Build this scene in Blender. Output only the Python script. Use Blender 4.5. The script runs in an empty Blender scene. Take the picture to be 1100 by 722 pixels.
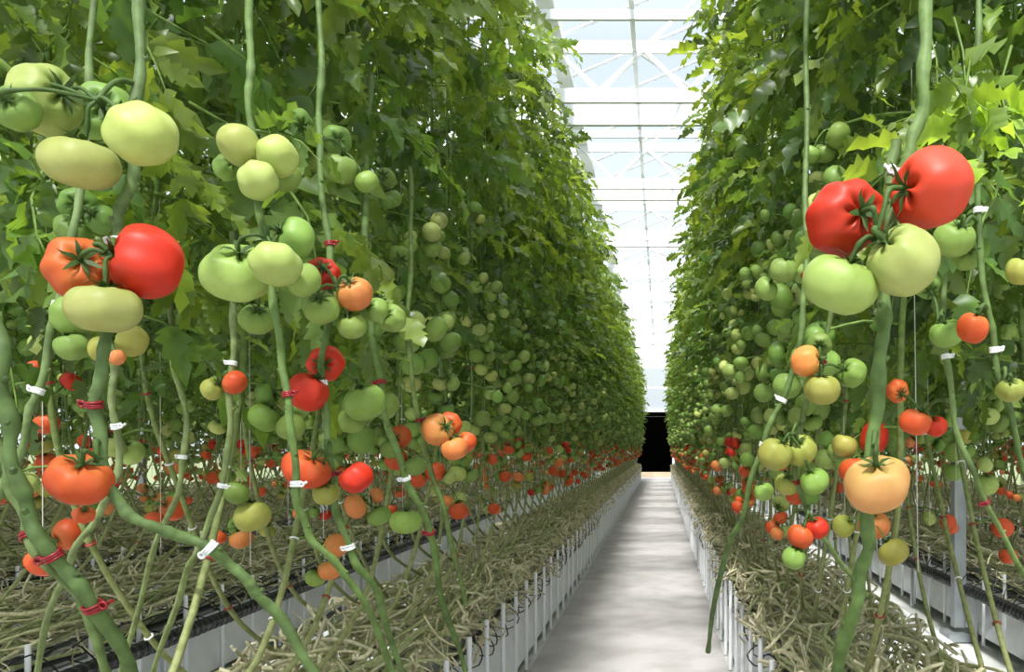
import bpy, math
import numpy as np
from mathutils import Vector
rng = np.random.default_rng(11)

# ------------------------------------------------------------------ helpers
def lin(r, g, b):
    o = []
    for c in (r, g, b):
        c /= 255.0
        o.append(c / 12.92 if c <= 0.04045 else ((c + 0.055) / 1.055) ** 2.4)
    return np.array(o + [1.0])

EYE = 1.5      # eye height of the photographer (m)
F = 850.0
def at(u, v, d):
    """world position of something surveyed on bearing u / elevation v that stands d metres away"""
    return np.array([(u - 710.0) * d / F, d, EYE + (481.0 - v) * d / F])

class Build:
    def __init__(s):
        s.V, s.L, s.T, s.M, s.C, s.n = [], [], [], [], [], 0
    def add(s, V, Fc, mat, col):
        V = np.asarray(V, np.float32); Fc = np.asarray(Fc, np.int32)
        s.V.append(V); s.L.append((Fc + s.n).ravel())
        s.T.append(np.full(len(Fc), Fc.shape[1], np.int32)); s.M.append(np.full(len(Fc), mat, np.int32))
        col = np.asarray(col, np.float32)
        if col.ndim == 1: col = np.tile(col, (len(V), 1))
        s.C.append(col); s.n += len(V)
    def mesh(s, name, mats, smooth=True):
        me = bpy.data.meshes.new(name)
        V = np.concatenate(s.V); L = np.concatenate(s.L); T = np.concatenate(s.T); M = np.concatenate(s.M); C = np.concatenate(s.C)
        s.V = s.L = s.T = s.M = s.C = None
        me.vertices.add(len(V)); me.vertices.foreach_set("co", V.ravel())
        me.loops.add(len(L)); me.loops.foreach_set("vertex_index", L.astype(np.int32))
        me.polygons.add(len(T))
        st = np.concatenate([[0], np.cumsum(T)[:-1]]).astype(np.int32)
        me.polygons.foreach_set("loop_start", st)
        me.polygons.foreach_set("loop_total", T)
        me.polygons.foreach_set("material_index", M)
        me.polygons.foreach_set("use_smooth", np.full(len(T), smooth))
        a = me.color_attributes.new("Col", 'BYTE_COLOR', 'POINT')
        a.data.foreach_set("color", C.ravel())
        for m in mats: me.materials.append(m)
        me.update(calc_edges=True)
        print(name, len(T))
        return me

def obj(name, me, parent=None, loc=(0, 0, 0), rz=0.0):
    o = bpy.data.objects.new(name, me)
    bpy.context.scene.collection.objects.link(o)
    o.location = loc; o.rotation_euler = (0, 0, rz)
    if parent: o.parent = parent
    return o

def nrm(v):
    return v / (np.linalg.norm(v) + 1e-9)

def spline(P, k=6):
    P = np.asarray(P, float)
    Q = np.vstack([2 * P[0] - P[1], P, 2 * P[-1] - P[-2]])
    out = []
    for i in range(1, len(Q) - 2):
        p0, p1, p2, p3 = Q[i - 1:i + 3]
        for t in np.linspace(0, 1, k, endpoint=False):
            out.append(.5 * ((2 * p1) + (-p0 + p2) * t + (2 * p0 - 5 * p1 + 4 * p2 - p3) * t * t + (-p0 + 3 * p1 - 3 * p2 + p3) * t ** 3))
    out.append(P[-1])
    return np.array(out)

def tube(b, P, r, mat, col, sides=6, cap=True):
    P = np.asarray(P, float); k = len(P)
    r = np.full(k, r) if np.isscalar(r) else np.asarray(r)
    Tn = np.gradient(P, axis=0); Tn /= (np.linalg.norm(Tn, axis=1, keepdims=True) + 1e-9)
    ref = np.array([1., 0, 0]) if abs(Tn[0][0]) < .8 else np.array([0, 1., 0])
    a = nrm(np.cross(Tn[0], ref)); A = []
    for t in Tn:
        a = nrm(a - t * np.dot(a, t)); A.append(a)
    A = np.array(A); Bv = np.cross(Tn, A)
    th = np.arange(sides) * 2 * math.pi / sides
    V = P[:, None] + r[:, None, None] * (A[:, None] * np.cos(th)[None, :, None] + Bv[:, None] * np.sin(th)[None, :, None])
    V = V.reshape(-1, 3)
    i = np.arange(k - 1)[:, None] * sides; j = np.arange(sides)[None]; j2 = (j + 1) % sides
    Fc = np.stack([i + j, i + j2, i + sides + j2, i + sides + j], -1).reshape(-1, 4)
    if np.ndim(col) == 2: col = np.repeat(col, sides, axis=0)
    b.add(V, Fc, mat, col)
    if cap:
        b.add(V[:sides], [list(range(sides))[::-1]], mat, col if np.ndim(col) == 1 else col[0])
        b.add(V[-sides:], [list(range(sides))], mat, col if np.ndim(col) == 1 else col[-1])

def box(b, c, s, mat=0, col=(1, 1, 1, 1)):
    c = np.array(c); s = np.array(s) / 2
    V = np.array([[x, y, z] for x in (-1, 1) for y in (-1, 1) for z in (-1, 1)]) * s + c
    b.add(V, [[0, 1, 3, 2], [4, 6, 7, 5], [0, 4, 5, 1], [2, 3, 7, 6], [0, 2, 6, 4], [1, 5, 7, 3]], mat, col)

def ring(b, c, axis, R, r, mat, col, n=14, sides=6):
    axis = nrm(axis); ref = np.array([0, 1., 0]) if abs(axis[1]) < .8 else np.array([1., 0, 0])
    a = nrm(np.cross(axis, ref)); d = np.cross(axis, a)
    th = np.linspace(0, 2 * math.pi, n)
    tube(b, np.array([c + R * (a * math.cos(t) + d * math.sin(t)) for t in th]), r, mat, col, sides, False)

# material slot numbers used by every plant mesh
LEAF, STEM, FRUIT, CLIP = 0, 1, 2, 3

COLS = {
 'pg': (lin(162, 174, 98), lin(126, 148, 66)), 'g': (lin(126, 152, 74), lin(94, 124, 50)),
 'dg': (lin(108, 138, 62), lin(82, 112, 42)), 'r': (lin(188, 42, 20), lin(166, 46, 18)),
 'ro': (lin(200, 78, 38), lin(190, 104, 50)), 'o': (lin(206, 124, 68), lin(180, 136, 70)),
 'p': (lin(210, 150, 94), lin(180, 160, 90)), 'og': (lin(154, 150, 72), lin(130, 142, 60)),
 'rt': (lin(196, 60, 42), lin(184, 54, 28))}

def fruit(b, c, r, sq, axis, key, seg=16, rg=10, calyx=True, lob=.05, rs=None):
    rs = rs or rng
    axis = nrm(np.asarray(axis, float))
    ref = np.array([0, 1., 0]) if abs(axis[1]) < .8 else np.array([1., 0, 0])
    X = nrm(np.cross(ref, axis)); Y = np.cross(axis, X)
    th = np.linspace(0, math.pi, rg + 1); ph = np.arange(seg) * 2 * math.pi / seg
    T, Pn = np.meshgrid(th, ph, indexing='ij')
    n = rs.integers(5, 8) if seg > 20 else rs.integers(4, 7); p0 = rs.uniform(0, 6.28); p1 = rs.uniform(0, 6.28)
    rib = 1 + lob * np.cos(n * Pn + p0 + .7 * np.sin(Pn + p1)) * np.clip(1.15 - T / math.pi, 0, 1) + lob * .8 * np.cos(2 * Pn + p1)
    rho = r * np.sin(T) ** .9 * rib
    z = r * sq * np.cos(T) - r * .3 * np.exp(-(T / .45) ** 2) * (1 + .35 * np.cos(n * Pn + p0)) + r * .06 * np.exp(-((math.pi - T) / .3) ** 2)
    z = z + r * .06 * np.cos(Pn + p1) * np.sin(T)
    V = c + (rho * np.cos(Pn))[..., None] * X + (rho * np.sin(Pn))[..., None] * Y + z[..., None] * axis
    V = V.reshape(-1, 3)
    i = np.arange(rg)[:, None] * seg; j = np.arange(seg)[None]; j2 = (j + 1) % seg
    Fc = np.stack([i + j, i + seg + j, i + seg + j2, i + j2], -1).reshape(-1, 4)
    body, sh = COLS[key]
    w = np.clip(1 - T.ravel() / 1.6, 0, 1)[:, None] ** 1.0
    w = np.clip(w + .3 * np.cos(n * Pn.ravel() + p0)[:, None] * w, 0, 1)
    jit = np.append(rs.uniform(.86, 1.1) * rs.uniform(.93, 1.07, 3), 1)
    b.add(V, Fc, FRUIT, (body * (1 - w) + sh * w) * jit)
    top = c + axis * r * (sq - .27)
    if calyx:
        k = rs.integers(5, 7); g = lin(62, 86, 36)
        for q in range(k):
            a = q * 2 * math.pi / k + rs.uniform(-.2, .2)
            d = X * math.cos(a) + Y * math.sin(a); s = np.cross(axis, d)
            Ls = r * rs.uniform(.55, .8)
            pts, w2 = [], [.06, .09, .05, .0]
            for m, (t, h) in enumerate(zip((.05, .35, .7, 1.0), (.05, .22, .26, rs.uniform(.1, .5)))):
                cpt = top + d * Ls * t + axis * r * h
                pts += [cpt - s * r * w2[m], cpt + s * r * w2[m]]
            b.add(pts, [[0, 1, 3, 2], [2, 3, 5, 4], [4, 5, 7, 6]], STEM, g)
    return top

def leaflet(rs, small=False):
    if small:
        t = np.array([0, .3, .7, 1.0]); w = np.array([.02, .28, .2, 0]); sh = t * 0
    else:
        t = np.array([0, .08, .18, .27, .38, .47, .58, .67, .78, 1.0])
        w = np.array([.015, .12, .27, .16, .31, .18, .27, .12, .16, 0.0]) * rs.uniform(.8, 1.2)
        sh = np.array([0, .0, .05, 0, .07, 0, .07, .0, .06, 0])
    dr = rs.uniform(.0, .7); fold = rs.uniform(.1, .8); ph = rs.uniform(0, 6)
    mid = np.stack([t, 0 * t, -dr * t ** 2], 1)
    out = [mid]
    for s in (-1, 1):
        rip = .06 * np.sin(t * 14 + ph + s)
        out.append(np.stack([t + sh, s * w, -dr * t ** 2 + fold * w - 1.1 * w * w + rip * (w > .02)], 1))
    V = np.concatenate(out); n = len(t); i = np.arange(n - 1)
    F1 = np.stack([i, i + 1, n + i + 1, n + i], 1); F2 = np.stack([i + 1, i, 2 * n + i, 2 * n + i + 1], 1)
    return V, np.concatenate([F1, F2])

def rotm(ax, a):
    ax = nrm(np.asarray(ax, float)); K = np.array([[0, -ax[2], ax[1]], [ax[2], 0, -ax[0]], [-ax[1], ax[0], 0]])
    return np.eye(3) + math.sin(a) * K + (1 - math.cos(a)) * K @ K

def compound(seed):
    rs = np.random.default_rng(seed)
    Vs, Fs, k = [], [], 0
    dr = rs.uniform(.2, .8)
    def rp(t): return np.array([t * (1 - .25 * dr * t), 0.05 * math.sin(5 * t + seed), -dr * t * t + .12 * t])
    items = [(1.0, 0, .36)]
    for t in (.26, .5, .76):
        for s in (-1, 1): items.append((t + rs.uniform(-.04, .04), s, .38 - abs(t - .5) * .25))
    for t in (.38, .63):
        for s in (-1, 1): items.append((t, s, .14))
    for t, s, ln in items:
        V, Fc = leaflet(rs, ln < .2); V = V * ln * rs.uniform(.75, 1.2)
        R = rotm((0, 0, 1), s * rs.uniform(.8, 1.4)) @ rotm((0, 1, 0), rs.uniform(-.2, 1.1)) @ rotm((1, 0, 0), rs.uniform(-1.1, 1.1))
        V = V @ R.T + rp(min(t, 1)) + np.array([0, s * .02, 0])
        Vs.append(V); Fs.append(Fc + k); k += len(V)
    nl = k
    for q in range(5):
        c = rp(q / 4); w = .012 * (1 - .6 * q / 4)
        Vs.append(np.array([c + [0, w, 0], c + [0, -w, 0], c + [0, 0, -w * 1.5]]))
    Fr = []
    for q in range(4):
        for e in range(3): Fr.append([nl + 3 * q + e, nl + 3 * q + (e + 1) % 3, nl + 3 * q + 3 + (e + 1) % 3, nl + 3 * q + 3 + e])
    return np.concatenate(Vs), np.concatenate(Fs), np.array(Fr), nl
LEAVES = [compound(s) for s in range(14)]

def leaf(b, p, d, size, rs, tone=None, yel=0.0):
    V, Fl, Fr, nl = LEAVES[rs.integers(len(LEAVES))]
    d = nrm(np.asarray(d, float)); up = np.array([0, 0, 1.]) if abs(d[2]) < .93 else np.array([0, 1., 0])
    y = nrm(np.cross(up, d)); z = np.cross(d, y); R = np.stack([d, y, z], 1) @ rotm((1, 0, 0), rs.uniform(-.8, .8))
    W = (V * size) @ R.T + p
    base = lin(76, 106, 50) if tone is None else tone
    m = rs.uniform(0, 1); c = base * rs.uniform(.45, 1.3)
    yy = lin(146, 166, 70); k = min(1, .6 * m ** 3 + yel * rs.uniform(.0, 2.0))
    c = c * (1 - k) + yy * k; c[3] = 1
    b.add(W[:nl], Fl, LEAF, c); b.add(W[nl:], Fr - nl, STEM, lin(112, 138, 66))

def relax(C, R, it=20):
    C = C.copy()
    for _ in range(it):
        for i in range(len(C)):
            for j in range(i + 1, len(C)):
                d = C[j] - C[i]; L = np.linalg.norm(d) + 1e-6; m = (R[i] + R[j]) * .96
                if L < m:
                    C[i] -= d / L * (m - L) / 2; C[j] += d / L * (m - L) / 2
    return C

# ------------------------------------------------------------------ materials
def newmat(name):
    m = bpy.data.materials.new(name); m.use_nodes = True
    nt = m.node_tree; return m, nt, nt.nodes["Principled BSDF"]

def noise_mix(nt, src, dst, scale, amt, dark=(.55, .55, .5, 1), detail=4):
    n = nt.nodes.new("ShaderNodeTexNoise"); n.inputs["Scale"].default_value = scale; n.inputs["Detail"].default_value = detail
    tc = nt.nodes.new("ShaderNodeTexCoord"); nt.links.new(tc.outputs["Object"], n.inputs["Vector"])
    mr = nt.nodes.new("ShaderNodeMapRange"); mr.inputs[1].default_value = .4; mr.inputs[2].default_value = .65; mr.inputs[3].default_value = 0; mr.inputs[4].default_value = amt
    nt.links.new(n.outputs["Fac"], mr.inputs[0])
    mx = nt.nodes.new("ShaderNodeMix"); mx.data_type = 'RGBA'; mx.blend_type = 'MULTIPLY'
    nt.links.new(mr.outputs[0], mx.inputs[0]); nt.links.new(src, mx.inputs[6]); mx.inputs[7].default_value = dark
    nt.links.new(mx.outputs[2], dst); return mx.outputs[2], n

def attrmat(name, rough, scale, amt, dark, spec=.5, trans=0, bump=0):
    m, nt, p = newmat(name)
    a = nt.nodes.new("ShaderNodeAttribute"); a.attribute_name = "Col"
    out, n = noise_mix(nt, a.outputs["Color"], p.inputs["Base Color"], scale, amt, dark, 2)
    p.inputs["Roughness"].default_value = rough; p.inputs["Specular IOR Level"].default_value = spec
    if bump:
        bp = nt.nodes.new("ShaderNodeBump"); bp.inputs["Strength"].default_value = bump; bp.inputs["Distance"].default_value = .004
        nt.links.new(n.outputs["Fac"], bp.inputs["Height"]); nt.links.new(bp.outputs[0], p.inputs["Normal"])
    if trans:
        t = nt.nodes.new("ShaderNodeBsdfTranslucent"); g = nt.nodes.new("ShaderNodeMix"); g.data_type = 'RGBA'; g.blend_type = 'MULTIPLY'
        g.inputs[0].default_value = 1; nt.links.new(out, g.inputs[6]); g.inputs[7].default_value = (3.0, 2.7, 1.2, 1)
        nt.links.new(g.outputs[2], t.inputs[0])
        ms = nt.nodes.new("ShaderNodeMixShader"); ms.inputs[0].default_value = trans
        nt.links.new(p.outputs[0], ms.inputs[1]); nt.links.new(t.outputs[0], ms.inputs[2])
        nt.links.new(ms.outputs[0], nt.nodes["Material Output"].inputs[0])
    return m

m_leaf = attrmat("tomato_leaf", .4, 14, .6, (.6, .65, .5, 1), .55, .4)
m_stem = attrmat("tomato_stem", .6, 45, .7, (.55, .58, .42, 1), .3, 0, .5)
m_fruit = attrmat("tomato_skin", .5, 60, .4, (.82, .8, .66, 1), .32)
m_clip = attrmat("plastic_clip", .35, 10, .1, (.8, .8, .8, 1))
PM = [m_leaf, m_stem, m_fruit, m_clip]

def simple(name, col, rough=.6, scale=3, amt=.3, dark=(.6, .6, .6, 1), metal=0, bump=0):
    m, nt, p = newmat(name)
    r = nt.nodes.new("ShaderNodeRGB"); r.outputs[0].default_value = tuple(col)
    out, n = noise_mix(nt, r.outputs[0], p.inputs["Base Color"], scale, amt, dark, 6)
    p.inputs["Roughness"].default_value = rough; p.inputs["Metallic"].default_value = metal
    if bump:
        bp = nt.nodes.new("ShaderNodeBump"); bp.inputs["Strength"].default_value = bump; bp.inputs["Distance"].default_value = .01
        nt.links.new(n.outputs["Fac"], bp.inputs["Height"]); nt.links.new(bp.outputs[0], p.inputs["Normal"])
    return m
m_conc = simple("concrete", lin(178, 174, 174), .85, 3.2, .7, (.72, .7, .68, 1), 0, .5)
m_sheet = simple("white_ground_sheet", lin(214, 216, 214), .6, 1.5, .6, (.6, .59, .55, 1), 0, .5)
m_white = simple("white_painted_steel", lin(248, 250, 252), .4, 2, .1)
m_gutter = simple("gutter_steel", lin(196, 200, 206), .4, 4, .4, (.6, .6, .6, 1), .2)
m_slab = simple("slab_film", lin(236, 238, 240), .35, 6, .3, (.7, .7, .72, 1))
m_black = simple("black_rubber", lin(24, 24, 26), .4)
m_galv = simple("galvanised_steel", lin(160, 166, 170), .4, 8, .4, (.7, .7, .7, 1), .5)
m_dark = simple("dark_interior", lin(14, 12, 14), .8)  # near-black walls: darkness beyond the doorway is put into the colour
m_soil = simple("outside_ground", lin(120, 130, 90), .9, .3, .5)

def glassmat(name, tr, col):
    m = bpy.data.materials.new(name); m.use_nodes = True; nt = m.node_tree; nt.nodes.clear()
    o = nt.nodes.new("ShaderNodeOutputMaterial"); a = nt.nodes.new("ShaderNodeBsdfTransparent"); t = nt.nodes.new("ShaderNodeBsdfTranslucent")
    n = nt.nodes.new("ShaderNodeTexNoise"); n.inputs["Scale"].default_value = .7
    mr = nt.nodes.new("ShaderNodeMapRange"); mr.inputs[3].default_value = tr - .03; mr.inputs[4].default_value = tr + .03
    nt.links.new(n.outputs["Fac"], mr.inputs[0])
    a.inputs[0].default_value = (.97, .99, 1, 1); t.inputs[0].default_value = col
    ms = nt.nodes.new("ShaderNodeMixShader"); nt.links.new(mr.outputs[0], ms.inputs[0])
    nt.links.new(t.outputs[0], ms.inputs[1]); nt.links.new(a.outputs[0], ms.inputs[2]); nt.links.new(ms.outputs[0], o.inputs[0])
    return m
m_glass = glassmat("roof_glass", .965, (.9, .95, 1, 1))
m_poly = glassmat("twin_wall_panel", .3, (.95, .97, 1, 1))

# ------------------------------------------------------------------ row segments (2 m of plants, instanced down each row)
SEG = 2.0
def canopy(seed):
    rs = np.random.default_rng(seed); b = Build()
    for side in (-1, 1):
        for k in range(5):
            y0 = (k + .5) * SEG / 5 - SEG / 2 + rs.uniform(-.08, .08); lean = side
            x = side * rs.uniform(.2, .27)
            P = spline([[side * .15, y0 - lean * rs.uniform(.5, .8), .72], [side * .22, y0 - lean * .35, .95], [x, y0 - lean * .12, 1.35],
                        [x + rs.uniform(-.03, .03), y0 + rs.uniform(-.04, .04), 1.8], [x * .9, y0, 2.6], [x * .9, y0, 4.55]], 4)
            rr = np.interp(P[:, 2], [.7, 1.8, 4.5], [.009, .008, .005])
            c1, c2 = lin(150, 154, 104), lin(100, 128, 62); w = np.clip((P[:, 2:3] - .9) / 1.1, 0, 1)
            tube(b, P, rr, STEM, c1 * (1 - w) + c2 * w, 6)
            tube(b, [[x + .012, y0, 1.2], [x, y0 + .012, 2.4], [x, y0, 4.95]], .0014, CLIP, lin(180, 180, 170), 3)
            for zc in np.arange(1.0, 2.3, .24) + rs.uniform(-.05, .05, 6):
                i = np.argmin(abs(P[:, 2] - zc))
                ring(b, P[i], P[i] - P[i - 1], .012, .003, CLIP, lin(150, 22, 34) if rs.uniform() < .5 else lin(230, 230, 230), 7, 4)
            z = 1.2 + rs.uniform(0, .2)
            while z < 2.5:
                if rs.uniform() < (.6 if z < 1.35 else .95):
                    i = np.argmin(abs(P[:, 2] - z)); s = P[i]
                    cc = s + np.array([side * (rs.uniform(.05, .13) + (.12 if z > 1.75 else .03)), rs.uniform(-.08, .08), -rs.uniform(.03, .08)])
                    n = rs.integers(3, 6) if z > 1.5 else rs.integers(2, 4)
                    R = rs.uniform(.026, .043, n) * (1 if z < 2.2 else .8)
                    C = relax(cc + rs.normal(0, .03, (n, 3)), R)
                    nd = cc + np.array([-side * .01, 0, .03])
                    tube(b, spline([s, (s + nd) / 2 + [0, 0, .015], nd], 2), .0035, STEM, lin(104, 130, 62), 4)
                    for q in range(n):
                        pr = np.clip((1.68 - z) / .34, 0, 1) * .75
                        if rs.uniform() < pr: key = rs.choice(['r', 'ro', 'ro', 'ro', 'o', 'o', 'og'])
                        elif z < 1.6 and rs.uniform() < .2: key = 'og'
                        else: key = rs.choice(['g', 'g', 'pg', 'dg'])
                        ax = nd - C[q] + np.array([0, 0, R[q] * .8]) + rs.normal(0, .006, 3)
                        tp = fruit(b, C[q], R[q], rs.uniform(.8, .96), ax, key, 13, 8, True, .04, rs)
                        tube(b, [tp, (tp + nd) / 2 + [0, 0, .006], nd], .0022, STEM, lin(92, 120, 54), 3, False)
                z += rs.uniform(.18, .25)
            for q in range(39):
                z = 2.12 + (4.6 - 2.12) * (q + rs.uniform(0, 1)) / 39
                s = np.array([x * .9, y0, z])
                a = rs.normal(0, .95) + (0 if side > 0 else math.pi)
                if q % 4 == 3: a += math.pi
                sz = rs.uniform(.22, .44) * (1 if z > 2.6 else .78)
                leaf(b, s, [math.cos(a), math.sin(a), rs.uniform(-.6, .4)], sz, rs, None, .3 * max(0, z - 2.7) / 1.9)  # sunlit look of the upper leaves put into their colour, yellower with height
            for q in range(3):      # a few leaves left inside the row between the fruit
                z = rs.uniform(1.7, 2.1); s = np.array([x * .6, y0, z]); a = rs.uniform(0, 6.28)
                leaf(b, s, [math.cos(a) * .5, math.sin(a), rs.uniform(-.7, 0)], rs.uniform(.2, .3), rs)
    return b.mesh("tomato_canopy", PM)

def bundle(seed):
    rs = np.random.default_rng(seed); b = Build()
    for q in range(52):
        x0 = rs.uniform(-.3, .3); top = .78 - .9 * x0 * x0; z0 = rs.uniform(.5, top)
        n = 13; t = np.linspace(-SEG / 2 - .1, SEG / 2 + .1, n); f = rs.uniform(2, 9); p = rs.uniform(0, 6, 3)
        P = np.stack([x0 + .065 * np.sin(f * t + p[0]) + rs.normal(0, .017, n), t, z0 + .03 * np.sin(f * 1.3 * t + p[1]) + rs.normal(0, .013, n)], 1)
        m = rs.uniform(0, 1); c = lin(228, 220, 184) * m + lin(184, 194, 138) * (1 - m)
        tube(b, spline(P, 2), rs.uniform(.005, .009) * (1 + .18 * rs.normal(0, 1, 2 * n - 1)).clip(.7, 1.4), STEM, c * rs.uniform(.85, 1.05), 5)
    for q in range(300):   # leaf scars, dried bits, curls and loose ends
        c0 = np.array([rs.uniform(-.38, .38), rs.uniform(-1, 1), 0]); c0[2] = rs.uniform(.45, .83 - .9 * c0[0] ** 2)
        d = nrm(rs.normal(0, 1, 3) * [1, 1, .6]) * rs.uniform(.02, .075); e = rs.normal(0, .028, 3)
        P = spline([c0 - d, c0 + e, c0 + d, c0 + d * .6 - e * 1.5], 2)
        tube(b, P, rs.uniform(.003, .009), STEM, lin(232, 222, 188) * rs.uniform(.6, 1.05), 4)
    for sx in (-1, 1):     # white support stakes
        for k in range(5):
            y = (k + .5) * .4 - 1 + rs.uniform(-.02, .02); x = sx * .36
            tube(b, [[x, y, 0], [x, y, .3], [x, y, .6]], .013, CLIP, lin(244, 246, 250), 6)
    return b.mesh("stem_bundle", PM)

canopies = [canopy(s) for s in (1, 2)]
bundles = [bundle(s) for s in (5, 6)]
ROWS = [-9.25, -7.25, -5.25, -3.25, -1.27, .83, 2.8, 4.8, 6.8]
for ri, rx in enumerate(ROWS):
    row = obj("tomato_plant_row", None)
    y0 = {-1.27: 2.75, .83: 2.75}.get(rx, 3.0 + (ri % 3) * .2)
    nseg = int((36.8 - y0) / SEG)
    for i in range(nseg):
        obj("canopy_section", canopies[(i + ri) % 2], row, (rx, y0 + i * SEG, 0), math.pi * ((i * 7 + ri) // 2 % 2))
    bun = obj("horizontal_vine_bundle", None)
    ys = -.65 if rx in (-1.27, .83) else y0 - 1
    i = 0
    while ys + i * SEG < 36.5:
        obj("bundle_section", bundles[(i + ri) % 2], bun, (rx, ys + i * SEG, 0), math.pi * (i % 2)); i += 1
    y1 = 36.8; ya = ys - 1; L = y1 - ya; yc = (y1 + ya) / 2
    b = Build()   # gutter on legs, wrapped growing slab, side hoses, drip loops
    box(b, (rx, yc, .30), (.30, L, .012), 0); box(b, (rx - .15, yc, .335), (.012, L, .08), 0); box(b, (rx + .15, yc, .335), (.012, L, .08), 0)
    for yy in np.arange(ya + .3, y1, 2.0):
        box(b, (rx - .1, yy, .148), (.03, .03, .292), 0); box(b, (rx + .1, yy, .148), (.03, .03, .292), 0); box(b, (rx, yy, .2), (.2, .025, .025), 0)
    for yy in np.arange(ya + .55, y1 - .5, 1.06):
        n = 7; t = np.linspace(-1, 1, n); prof = []
        for a, zz in ((-.1, .308), (-.112, .34), (-.1, .385), (-.05, .4), (.05, .4), (.1, .385), (.112, .34), (.1, .308)):
            prof.append([a, zz])
        V = [[rx + p[0] * (1 - .25 * abs(q) ** 6), yy + q * .5, .308 + (p[1] - .308) * (1 - .5 * abs(q) ** 6)] for q in t for p in prof]
        Fc = [[i * 8 + j, i * 8 + (j + 1) % 8, (i + 1) * 8 + (j + 1) % 8, (i + 1) * 8 + j] for i in range(n - 1) for j in range(8)]
        b.add(V, Fc, 1, (1, 1, 1, 1)); b.add(V[:8], [list(range(8))], 1, (1, 1, 1, 1)); b.add(V[-8:], [list(range(8))], 1, (1, 1, 1, 1))
    side_row = rx not in (-1.27, .83)
    for sx in (-1, 1):
        tube(b, [[rx + sx * .24, ya, .44], [rx + sx * .24, y1, .44]], .02, 2, (0, 0, 0, 1), 10)
        if side_row:        # ribbed black drain pipe
            ys2 = np.arange(ya, min(y1, 14), .03); P = np.stack([ys2 * 0 + rx + sx * .42, ys2, ys2 * 0 + .4], 1)
            tube(b, P, .042 + .005 * (np.arange(len(ys2)) % 2), 2, (0, 0, 0, 1), 10)
            for yy in np.arange(ya + .5, 14, 1.5): box(b, (rx + sx * .42, yy, .18), (.025, .025, .36), 0)
        b.add([[rx + sx * .2, ya, .38], [rx + sx * .2, y1, .38], [rx + sx * .33, y1, .05], [rx + sx * .33, ya, .05]], [[0, 1, 2, 3]], 1, (1, 1, 1, 1))
        for yy in np.arange(ya + .3, min(y1, 12), .22):
            j1, j2, j3 = rng.uniform(-.03, .03, 3); o = .1 if side_row else 0
            tube(b, spline([[rx + sx * .24, yy, .45], [rx + sx * (.33 + o + j1), yy + .05, .52 + o / 2], [rx + sx * (.36 + 1.4 * o + j2), yy + .12, .44], [rx + sx * (.3 + o + j3), yy + .17, .36], [rx + sx * .1, yy + .2, .40]], 3), .004, 2, (0, 0, 0, 1), 4)
    obj("growing_gutter", b.mesh("growing_gutter", [m_gutter, m_slab, m_black], False))

# pipe rails on the floor of the side aisles
for xc in (-8.25, -6.25, -4.25, -2.25, 1.8, 3.8, 5.8):
    b = Build()
    for s in (-.27, .27):
        tube(b, [[xc + s, 1, .09], [xc + s, 36.6, .09]], .026, 0, (1, 1, 1, 1), 10)
    for yy in np.arange(1.5, 36.6, 1.5):
        box(b, (xc, yy, .04), (.62, .05, .02)); box(b, (xc - .27, yy, .03), (.05, .06, .06)); box(b, (xc + .27, yy, .03), (.05, .06, .06))
    obj("heating_pipe_rail", b.mesh("pipe_rail", [m_white], False))

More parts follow.
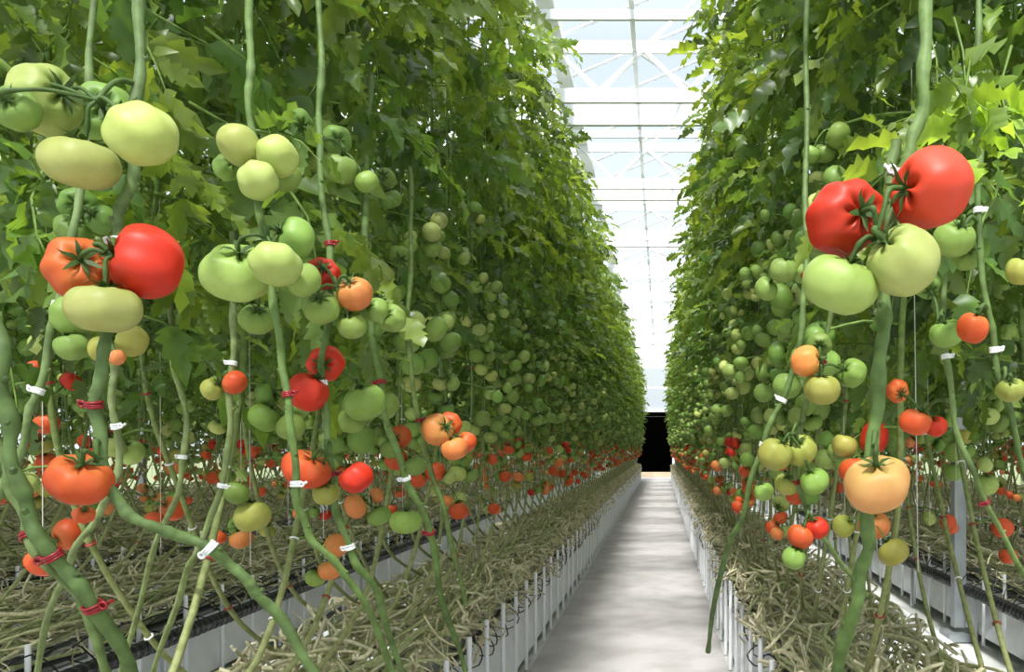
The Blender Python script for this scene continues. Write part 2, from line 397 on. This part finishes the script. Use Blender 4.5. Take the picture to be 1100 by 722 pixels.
# ------------------------------------------------------------------ foreground plants
class Plant:
    def __init__(s, seed): s.b = Build(); s.rs = np.random.default_rng(seed)
    def stem(s, pts, r, col=(98, 122, 68), clips=()):
        P = spline([at(*p) for p in pts], 7)
        k = len(P); i = np.arange(k)
        P = P + np.stack([.0022 * np.sin(i * .8 + pts[0][0]), .003 * np.sin(i * .63), 0 * i], 1)
        rr = r * (1 + .1 * np.sin(i * .9) + .08 * s.rs.normal(0, 1, k))
        c = lin(*col) * (1 + .14 * s.rs.normal(0, 1, (k, 1))).clip(.7, 1.3); c[:, 3] = 1
        tube(s.b, P, rr, STEM, c, 12)
        for j in range(3, k - 2, 5):      # leaf-scar nodes
            a = s.rs.uniform(0, 6.28); d = nrm(np.array([math.cos(a), math.sin(a) * .6, .5]))
            tube(s.b, [P[j], P[j] + d * r * 1.0, P[j] + d * r * 1.55], [r * .8, r * .55, r * .3], STEM, c[j] * .8, 7)
        for (fr, kind) in clips:
            j = int(fr * (k - 2)) + 1; ax = P[min(j + 1, k - 1)] - P[j - 1]
            cc = {'r': lin(132, 12, 26), 'w': lin(228, 230, 232)}[kind]
            for o in (-.8, 0, .8):
                ring(s.b, P[j] + nrm(ax) * o * .004, ax + s.rs.normal(0, .001, 3), r * 1.25, .0019, CLIP, cc, 18)
            sd = nrm(np.cross(ax, [0, 1, 0])) * s.rs.choice([-1, 1])
            ring(s.b, P[j] + sd * r * 1.8 - np.array([0, .004, 0]), [0, 1, .2], r * .55, .0017, CLIP, cc, 12)
            tube(s.b, [P[j] + sd * r * 1.2, P[j] + sd * r * 2.0, P[j] + sd * r * 2.9 + [0, 0, .004]], .0022, CLIP, cc, 6)
        return P
    def truss(s, c, a, fruits, pr=.0036, seg=40):
        C = at(*c); A = at(*a)
        tube(s.b, spline([A, (A + C) / 2 + [0, -.004, .012], C], 6), np.linspace(pr * 1.15, pr * .85, 13), STEM, lin(76, 100, 48), 8)
        for fr in fruits:
            (u, v, rp, sq, dd, key) = fr[:6]
            d = c[2] + dd; c0 = at(u, v, d); r = rp * d / F * (1 / (.5 + .5 * sq)) ** .5
            ax = C - c0 + np.array([0, -.02 * s.rs.uniform(0, 1), r * .55])
            if len(fr) > 6: ax = np.array(fr[6])
            tp = fruit(s.b, c0, r, sq, ax, key, seg, int(seg * .6), True, fr[7] if len(fr) > 7 else .055, s.rs)
            ax = nrm(ax); kn = tp + ax * r * .5
            tube(s.b, spline([tp - ax * .004, kn, (kn + C) / 2 + [0, -.006, .006], C], 5), np.interp(np.arange(16), [0, 4, 6, 8, 15], [pr * .9, pr * .7, pr * 1.0, pr * .7, pr * .75]), STEM, lin(70, 94, 44), 8)
    def leaf(s, p, d, size, tone=None, yel=0): leaf(s.b, at(*p), d, size, s.rs, lin(*tone) if tone else None, yel)
    def done(s): return obj("tomato_plant", s.b.mesh("tomato_plant", PM))

# far-left thick vine pair
p = Plant(1)
p.stem([(-60, 150, .98), (-25, 290, .94), (0, 370, .92), (6, 440, .92), (18, 510, .92), (38, 570, .92), (72, 615, .93), (108, 660, .95), (150, 740, 1.0), (220, 850, 1.1)], .0082, (84, 106, 58), [(.62, 'r'), (.76, 'r')])
p.stem([(-60, 330, .97), (-20, 430, .95), (5, 500, .95), (20, 545, .95), (44, 600, .94), (90, 650, .96), (120, 740, 1.0), (160, 840, 1.1)], .0058, (108, 128, 76), [(.5, 'r')])
p.done()
# left hero plant
p = Plant(2)
P = p.stem([(160, -160, 1.2), (152, -40, 1.14), (148, 80, 1.09), (142, 180, 1.06), (128, 240, 1.05), (125, 310, 1.04), (110, 385, 1.0), (104, 435, 1.0), (110, 500, 1.0), (130, 545, 1.0), (178, 571, 1.02), (225, 588, 1.04), (262, 622, 1.06), (292, 655, 1.08), (345, 730, 1.12), (410, 830, 1.25), (430, 940, 1.5)], .0072, (94, 116, 68), [(.27, 'w'), (.44, 'r'), (.52, 'r'), (.69, 'w')])
p.truss((104, 108, 1.02), (148, 90, 1.09), [(48, 107, 36, .95, .03, 'pg'), (18, 117, 23, .9, -.03, 'g', (.1, -.9, .2)), (87, 175, 34, .76, 0, 'pg'), (152, 144, 34, .98, -.03, 'pg'), (113, 122, 30, .8, .09, 'g'), (-8, 86, 24, .9, .03, 'g')])
p.truss((121, 276, .985), (126, 262, 1.05), [(157, 281, 37, .98, .025, 'r', (-.78, -.55, .25), .07), (83, 288, 32, .93, .025, 'ro', (.62, -.65, .2), .07), (112, 331, 33, .78, -.01, 'pg')])
p.truss((104, 492, .985), (107, 478, 1.0), [(85, 515, 31, .78, 0, 'ro'), (90, 553, 10, .9, .05, 'ro')])
p.done()
# vine behind it with green / olive fruit
p = Plant(3)
p.stem([(100, -60, 1.45), (98, 60, 1.4), (92, 170, 1.35), (78, 250, 1.3), (60, 340, 1.28), (40, 420, 1.27), (22, 480, 1.27), (-10, 560, 1.3), (-60, 700, 1.4), (-90, 850, 1.6)], .0062, (106, 126, 78), [(.42, 'w'), (.55, 'w')])
p.stem([(120, 380, 1.3), (122, 440, 1.3), (128, 500, 1.32), (110, 545, 1.33), (85, 585, 1.35), (60, 640, 1.4), (30, 760, 1.5)], .0054, (122, 136, 90), [(.2, 'w'), (.4, 'r')])
p.truss((70, 350, 1.28), (58, 345, 1.28), [(76, 340, 20, .9, 0, 'g'), (78, 372, 17, .9, 0, 'g')])
p.truss((122, 368, 1.25), (118, 385, 1.3), [(141, 366, 17, .95, 0, 'og'), (112, 376, 15, .95, 0, 'og'), (126, 384, 8, .95, -.03, 'o')])
p.truss((88, 232, 1.35), (86, 215, 1.33), [(84, 220, 18, .85, .03, 'dg'), (78, 246, 17, .85, .02, 'dg'), (108, 236, 15, .9, .03, 'dg')])
p.truss((240, 415, 1.7), (246, 400, 1.7), [(228, 418, 12, .95, 0, 'og'), (252, 411, 13, .9, 0, 'ro')], .004, 24)
p.truss((48, 440, 2.0), (40, 425, 1.95), [(50, 455, 12, .95, 0, 'ro'), (76, 410, 10, .95, 0, 'r'), (38, 396, 9, .9, 0, 'ro')], .003, 24)
p.stem([(250, 250, 1.8), (252, 330, 1.72), (248, 400, 1.7), (246, 470, 1.7), (236, 530, 1.7), (212, 590, 1.72), (192, 640, 1.8), (160, 740, 2.0)], .0065, (124, 138, 90), [(.25, 'w'), (.55, 'w')])
p.stem([(180, 300, 1.9), (186, 380, 1.85), (200, 460, 1.85), (190, 530, 1.85), (165, 590, 1.9), (150, 650, 2.0), (120, 760, 2.2)], .0065, (128, 142, 92), [(.4, 'w')])
p.done()
# second plant
p = Plant(4)
p.stem([(266, -200, 1.5), (268, -40, 1.42), (268, 60, 1.36), (270, 140, 1.33), (280, 230, 1.32), (294, 320, 1.3), (303, 390, 1.3), (312, 450, 1.3), (318, 520, 1.3), (328, 568, 1.31), (355, 600, 1.33), (390, 645, 1.38), (420, 720, 1.5), (440, 820, 1.7)], .0062, (98, 122, 66), [(.36, 'r'), (.5, 'r'), (.62, 'w')])
p.truss((278, 166, 1.31), (271, 140, 1.33), [(258, 156, 22, .95, -.03, 'pg'), (298, 168, 21, .9, -.02, 'pg'), (277, 194, 20, .9, -.05, 'pg'), (244, 180, 14, .9, .03, 'g'), (308, 190, 15, .9, .04, 'g')])
p.truss((288, 256, 1.29), (285, 248, 1.32), [(256, 293, 33, .86, .01, 'pg', (.3, -.5, .75), .1), (296, 284, 25, .85, -.05, 'pg'), (317, 256, 21, .9, .02, 'g'), (326, 301, 18, .95, .02, 'g'), (276, 343, 17, .9, .1, 'g')])
p.done()
# third plant
p = Plant(5)
p.stem([(335, -120, 1.75), (345, 60, 1.6), (342, 140, 1.55), (350, 240, 1.5), (356, 310, 1.48), (346, 390, 1.46), (352, 465, 1.46), (360, 540, 1.48), (378, 595, 1.5), (405, 640, 1.55), (430, 720, 1.7), (445, 800, 1.9)], .0064, (94, 118, 64), [(.3, 'r'), (.48, 'w'), (.6, 'r'), (.72, 'w')])
p.truss((362, 308, 1.42), (356, 300, 1.48), [(381, 316, 18, .98, .02, 'o', (-.1, -.5, .5)), (347, 294, 17, .95, .03, 'r', (.3, -.7, .2)), (345, 330, 19, .78, 0, 'g', (.1, -.6, .6)), (378, 350, 15, .9, .03, 'g'), (403, 333, 13, .9, .08, 'g'), (421, 342, 15, .9, .15, 'g')])
p.truss((346, 405, 1.44), (346, 395, 1.46), [(331, 421, 21, .98, 0, 'r'), (350, 391, 19, .95, .06, 'r')])
p.truss((350, 488, 1.44), (353, 475, 1.46), [(329, 504, 23, .78, 0, 'ro'), (383, 513, 17, .95, 0, 'r'), (350, 529, 14, .95, .03, 'og')])
p.truss((385, 412, 1.6), (350, 400, 1.5), [(392, 432, 21, .92, 0, 'g'), (378, 452, 14, .9, .03, 'g')])
p.truss((372, 165, 1.62), (346, 150, 1.57), [(365, 181, 18, .9, 0, 'g'), (394, 195, 12, .9, 0, 'g'), (320, 134, 16, .9, .1, 'g'), (361, 150, 15, .9, .1, 'dg')])
p.done()
# fourth plant
p = Plant(6)
p.stem([(398, 80, 2.2), (392, 220, 2.0), (396, 320, 1.9), (405, 390, 1.85), (418, 460, 1.85), (440, 522, 1.9), (463, 572, 1.95), (474, 640, 2.05), (500, 720, 2.2)], .008, (96, 120, 64), [(.4, 'r'), (.6, 'w'), (.75, 'r')])
p.stem([(440, 180, 2.3), (442, 260, 2.25), (438, 350, 2.2), (446, 430, 2.2), (462, 500, 2.25), (480, 560, 2.3), (500, 650, 2.5)], .007, (108, 128, 72), [(.3, 'w'), (.55, 'r')])
p.truss((480, 468, 2.2), (455, 460, 2.22), [(470, 462, 17, .9, 0, 'o'), (488, 482, 14, .9, 0, 'o'), (500, 475, 12, .9, .04, 'ro'), (484, 455, 12, .9, .05, 'ro')], .004, 24)
p.truss((436, 552, 2.2), (450, 530, 2.22), [(436, 560, 16, .85, 0, 'g')], .004, 24)
p.truss((400, 318, 1.95), (394, 310, 1.92), [(415, 330, 15, .9, .05, 'g'), (440, 355, 12, .9, .1, 'g'), (402, 350, 12, .9, .05, 'dg')], .004, 24)
p.done()

# right hero plant
p = Plant(7)
p.stem([(1003, -200, 1.05), (997, -40, 1.0), (993, 60, .97), (990, 120, .96), (974, 170, .96), (956, 240, .96), (950, 320, .95), (945, 400, .94), (938, 480, .94), (934, 550, .94), (928, 605, .95), (915, 660, .97), (890, 760, 1.05), (860, 880, 1.25)], .0083, (94, 118, 64), [(.33, 'w')])
p.stem([(962, 150, .97), (956, 200, .965), (957, 250, .965)], .0075, (92, 114, 64), [])
p.truss((940, 258, .885), (954, 268, .95), [(908, 235, 41, .95, .035, 'r', (.3, -.85, -.05), .065), (1000, 203, 43, .97, .02, 'rt', (-.85, -.3, -.1), .05), (970, 280, 38, .95, -.015, 'pg', (-.7, -.25, .6)), (903, 305, 38, .8, .005, 'pg', (.35, -.3, .85))], .0042)
p.truss((938, 480, .91), (940, 470, .94), [(942, 520, 33, .86, 0, 'p', (-.15, -.45, .9), .06)])
p.leaf((1005, 70, 1.0), (.9, .3, -.5), .16, (120, 150, 60))
p.leaf((1048, 62, 1.05), (-.05, .15, -1), .2, (124, 152, 60), .3)
p.leaf((1090, 50, 1.1), (-.15, .1, -1), .24, (120, 148, 60), .3)
p.leaf((1020, 20, 1.1), (.2, .1, -1), .2, (110, 140, 56), .1)
p.done()
# right: vines behind
p = Plant(8)
p.stem([(1046, -150, 1.5), (1050, 20, 1.4), (1053, 140, 1.35), (1051, 240, 1.33), (1062, 340, 1.32), (1078, 420, 1.32), (1100, 500, 1.34), (1130, 600, 1.4), (1160, 740, 1.6)], .0056, (84, 106, 56), [(.35, 'w'), (.55, 'w')])
p.stem([(1012, 180, 1.6), (1012, 280, 1.55), (1015, 370, 1.52), (1028, 460, 1.52), (1055, 530, 1.55), (1085, 590, 1.6), (1120, 660, 1.7), (1150, 760, 1.9)], .0058, (106, 126, 74), [(.3, 'w'), (.6, 'r')])
p.truss((1034, 245, 1.32), (1050, 238, 1.33), [(1025, 256, 21, .9, .02, 'g'), (1040, 276, 15, .9, .06, 'g')])
p.truss((1050, 338, 1.3), (1061, 333, 1.32), [(1045, 352, 17, 1.0, 0, 'ro')])
p.truss((1008, 345, 1.5), (1014, 338, 1.53), [(1017, 358, 17, .9, 0, 'g'), (996, 306, 15, .9, .05, 'g')])
p.truss((1080, 408, 1.3), (1077, 400, 1.32), [(1086, 419, 14, .95, 0, 'og')])
p.truss((990, 445, 1.7), (1018, 430, 1.55), [(983, 453, 16, .9, 0, 'ro'), (1005, 458, 12, .9, 0, 'r'), (964, 420, 12, .9, .1, 'ro')])
p.truss((1098, 275, 1.3), (1120, 262, 1.33), [(1096, 291, 16, .95, 0, 'og')])
p.done()
p = Plant(9)
p.stem([(868, -60, 2.0), (866, 100, 1.85), (866, 230, 1.75), (864, 320, 1.7), (852, 400, 1.7), (830, 450, 1.7), (812, 500, 1.72), (795, 560, 1.78), (775, 610, 1.9), (760, 700, 2.2)], .0065, (90, 112, 62), [(.3, 'r'), (.5, 'w'), (.62, 'w')])
p.stem([(900, 240, 1.8), (893, 320, 1.72), (886, 380, 1.7), (862, 450, 1.7), (855, 510, 1.7), (872, 560, 1.72), (900, 600, 1.78), (930, 640, 1.9)], .0056, (104, 122, 72), [(.3, 'r'), (.6, 'r')])
p.truss((880, 395, 1.62), (884, 385, 1.69), [(866, 388, 17, .98, 0, 'o'), (883, 418, 19, .9, 0, 'og'), (915, 401, 16, .9, .03, 'g'), (880, 370, 13, .9, .08, 'g')])
p.truss((850, 468, 1.64), (860, 455, 1.7), [(833, 488, 18, .98, 0, 'og'), (860, 484, 17, .98, .03, 'og'), (875, 517, 15, .9, .02, 'g'), (846, 520, 13, .9, .08, 'og')])
p.truss((868, 555, 1.66), (868, 545, 1.71), [(877, 567, 13, .95, 0, 'r'), (860, 576, 14, .95, 0, 'ro'), (853, 599, 13, .95, 0, 'g')])
p.truss((814, 515, 1.75), (812, 500, 1.73), [(820, 528, 11, .95, 0, 'g')])
p.truss((845, 285, 1.75), (864, 275, 1.72), [(842, 290, 15, .9, 0, 'g'), (862, 292, 12, .9, 0, 'g'), (823, 310, 13, .9, .04, 'g')])
p.done()
# foliage carried by the nearest vines
rs = np.random.default_rng(77)
b = Build()
for (x0, x1, ya, yb, n, s) in ((-1.6, -.8, 1.35, 2.1, 180, 1), (.5, 1.25, 1.45, 2.2, 150, -1)):
    for q in range(n):
        z = rs.uniform(2.0, 3.6) if q % 6 else rs.uniform(1.8, 2.1)
        a = rs.normal(0, 1.1) + (0 if s > 0 else math.pi)
        leaf(b, np.array([rs.uniform(x0, x1), rs.uniform(ya, yb) + (z < 2) * .35, z]), [math.cos(a), math.sin(a) * .8 + .2, rs.uniform(-.8, .1)], rs.uniform(.2, .34), rs, None, .06)
obj("vine_foliage", b.mesh("vine_foliage", PM))

# ------------------------------------------------------------------ house
XL, XR, YB, YE = -13.2, 10.8, -6.0, 41.0
def boxobj(name, c, s, mat):
    b = Build(); box(b, c, s); return obj(name, b.mesh(name, [mat], False))
boxobj("floor", ((XL + XR) / 2, (YB + YE) / 2, -.06), (XR - XL, YE - YB, .1), m_sheet)
boxobj("concrete_path", (-.215, (YB + 37.2) / 2 + .05, -.004), (1.34, 37.1 - YB, .02), m_conc)
boxobj("concrete_cross_path", ((XL + XR) / 2, 39.05, -.002), (XR - XL - .2, 3.6, .02), m_conc)
boxobj("ground", (0, 15, -.2), (300, 300, .1), m_soil)
BAY = 4.0; ZG, ZR = 6.15, 7.0
# trusses
for yy in np.arange(-3, 41, 3.0):
    b = Build()
    box(b, ((XL + XR) / 2, yy, 5.5), (XR - XL, .05, .16)); box(b, ((XL + XR) / 2, yy, 6.05), (XR - XL, .05, .13))
    box(b, ((XL + XR) / 2, yy + .9, 5.70), (XR - XL, .06, .34))       # folded energy screen hung between trusses
    box(b, ((XL + XR) / 2, yy + 1.9, 5.82), (XR - XL, .04, .1))
    xs = np.arange(XL, XR, .5)
    for i, x in enumerate(xs):
        a, c = (5.55, 6.02) if i % 2 else (6.02, 5.55)
        tube(b, [[x, yy, a], [x + .5, yy, c]], .03, 0, (1, 1, 1, 1), 6)
    for x in np.arange(XL, XR - 1, BAY):       # sway braces up to the ridge and across to the next truss
        tube(b, [[x + 1, yy, 6.05], [x + 2, yy, 6.95]], .024, 0, (1, 1, 1, 1), 6)
        tube(b, [[x + 3, yy, 6.05], [x + 2, yy, 6.95]], .024, 0, (1, 1, 1, 1), 6)
        tube(b, [[x + .9, yy, 6.02], [x + 3.1, yy + 3, 6.02]], .022, 0, (1, 1, 1, 1), 6)
    obj("roof_truss", b.mesh("roof_truss", [m_white], False))
# gutters, ridges, glazing bars and glass
b = Build(); g = Build()
for x in np.arange(XL, XR + .1, BAY):
    box(b, (x, (YB + YE) / 2, ZG), (.18, YE - YB, .12))
    if x < XR - 1:
        box(b, (x + 2, (YB + YE) / 2, ZR), (.07, YE - YB, .07))
        for yy in np.arange(YB, YE + .1, 1.0):
            tube(b, [[x + .05, yy, ZG + .03], [x + 2, yy, ZR]], .022, 0, (1, 1, 1, 1), 4)
            tube(b, [[x + 2, yy, ZR], [x + 3.95, yy, ZG + .03]], .022, 0, (1, 1, 1, 1), 4)
        for xa, za, xb, zb in ((x, ZG + .05, x + 2, ZR + .04), (x + 2, ZR + .04, x + 4, ZG + .05)):
            g.add([[xa, YB, za], [xb, YB, zb], [xb, YE, zb], [xa, YE, za]], [[0, 1, 2, 3]], 0, (1, 1, 1, 1))
        for xx in (x + .9, x + 3.1):
            box(b, (xx, (YB + YE) / 2, 6.02), (.05, YE - YB, .05))
obj("roof_frame", b.mesh("roof_frame", [m_white], False)); obj("ceiling", g.mesh("ceiling", [m_glass], False))
# steel columns in the rows
for x, yy in [(2.33, 6.2), (2.33, 18.2), (2.33, 30.2), (-3.9, 9.2), (-3.9, 21.2), (6.5, 12.2), (-8, 12.2)]:
    b = Build(); box(b, (x, yy, 2.75), (.09, .09, 5.3)); box(b, (x, yy, .03), (.22, .22, .06)); box(b, (x, yy, 5.38), (.2, .14, .08))
    obj("steel_column", b.mesh("steel_column", [m_galv], False))
# walls
def wall(name, pts, mat, bars):
    b = Build(); P = np.array(pts, float)
    b.add(P, [[0, 1, 2, 3]], 1, (1, 1, 1, 1))
    for i in range(bars + 1):
        t = i / bars; tube(b, [P[0] * (1 - t) + P[1] * t, P[3] * (1 - t) + P[2] * t], .035, 0, (1, 1, 1, 1), 4)
    for k in (0, .33, .66, 1):
        tube(b, [P[0] * (1 - k) + P[3] * k, P[1] * (1 - k) + P[2] * k], .035, 0, (1, 1, 1, 1), 4)
    return obj(name, b.mesh(name, [m_white, mat], False))
wall("wall_left", [[XL, YB, 0], [XL, YE, 0], [XL, YE, 6.1], [XL, YB, 6.1]], m_glass, 24)
wall("wall_right", [[XR, YB, 0], [XR, YE, 0], [XR, YE, 6.1], [XR, YB, 6.1]], m_glass, 24)
wall("wall_back", [[XL, YB, 0], [XR, YB, 0], [XR, YB, 6.1], [XL, YB, 6.1]], m_glass, 12)
DX0, DX1, DH = -1.42, .6, 3.35
b = Build()
for (a, c, z0, z1) in ((XL, DX0, 0, DH), (DX1, XR, 0, DH), (XL, XR, DH, 7.0)):
    b.add([[a, YE, z0], [c, YE, z0], [c, YE, z1], [a, YE, z1]], [[0, 1, 2, 3]], 1, (1, 1, 1, 1))
for x in np.arange(XL, XR + .1, 2.0):
    if not (DX0 < x < DX1): box(b, (x, YE - .03, 3.2), (.07, .07, 6.4))
for z in (3.45, 4.6, 5.7): box(b, ((XL + XR) / 2, YE - .03, z), (XR - XL, .08, .08))
obj("wall_front", b.mesh("wall_front", [m_white, m_poly], False))
b = Build()
xm = (DX0 + DX1) / 2; w = DX1 - DX0
box(b, (DX0 - .05, YE, DH / 2), (.1, .2, DH), 1); box(b, (DX1 + .05, YE, DH / 2), (.1, .2, DH), 1); box(b, (xm, YE, DH + .05), (w + .2, .2, .1), 1)
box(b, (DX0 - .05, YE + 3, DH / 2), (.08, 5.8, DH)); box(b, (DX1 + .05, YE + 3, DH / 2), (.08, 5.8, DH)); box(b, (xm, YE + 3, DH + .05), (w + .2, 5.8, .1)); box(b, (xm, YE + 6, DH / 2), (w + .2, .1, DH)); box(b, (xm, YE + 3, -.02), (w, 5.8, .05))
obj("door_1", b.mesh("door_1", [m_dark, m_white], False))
boxobj("door_threshold", (xm, YE - .6, .13), (3.0, .5, .24), simple("pale_timber", lin(216, 196, 168), .7))

# ------------------------------------------------------------------ light and camera
w = bpy.data.worlds.new("sky"); bpy.context.scene.world = w; w.use_nodes = True
nt = w.node_tree; bg = nt.nodes["Background"]
tc = nt.nodes.new("ShaderNodeTexCoord"); sx = nt.nodes.new("ShaderNodeSeparateXYZ"); cr = nt.nodes.new("ShaderNodeValToRGB")
nt.links.new(tc.outputs["Generated"], sx.inputs[0]); nt.links.new(sx.outputs[2], cr.inputs[0]); nt.links.new(cr.outputs[0], bg.inputs[0])
cr.color_ramp.elements[0].color = (.64, .69, .75, 1); cr.color_ramp.elements[0].position = .02
e = cr.color_ramp.elements.new(.45); e.color = (.39, .455, .55, 1)
cr.color_ramp.elements[-1].color = (1, 1, 1, 1); cr.color_ramp.elements[-1].position = .8
bg.inputs[1].default_value = 1.55
sd = bpy.data.lights.new("sun", 'SUN'); sd.energy = 7.8; sd.angle = math.radians(7); sd.color = (1, .97, .92)
so = bpy.data.objects.new("sun", sd); bpy.context.scene.collection.objects.link(so)
so.rotation_euler = Vector((.07, .66, -1.0)).to_track_quat('-Z', 'Y').to_euler()
cam = bpy.data.cameras.new("camera"); co = bpy.data.objects.new("camera", cam); bpy.context.scene.collection.objects.link(co)
co.location = (0, 0, EYE); co.rotation_euler = (math.pi / 2, 0, 0)
cam.sensor_width = 36; cam.lens = 36 * F / 1100; cam.shift_x = -160 / 1100; cam.shift_y = 120 / 1100; cam.clip_start = .02; cam.clip_end = 500
bpy.context.scene.camera = co
sc = bpy.context.scene
sc.view_settings.view_transform = 'Standard'; sc.view_settings.look = 'None'; sc.view_settings.exposure = .2
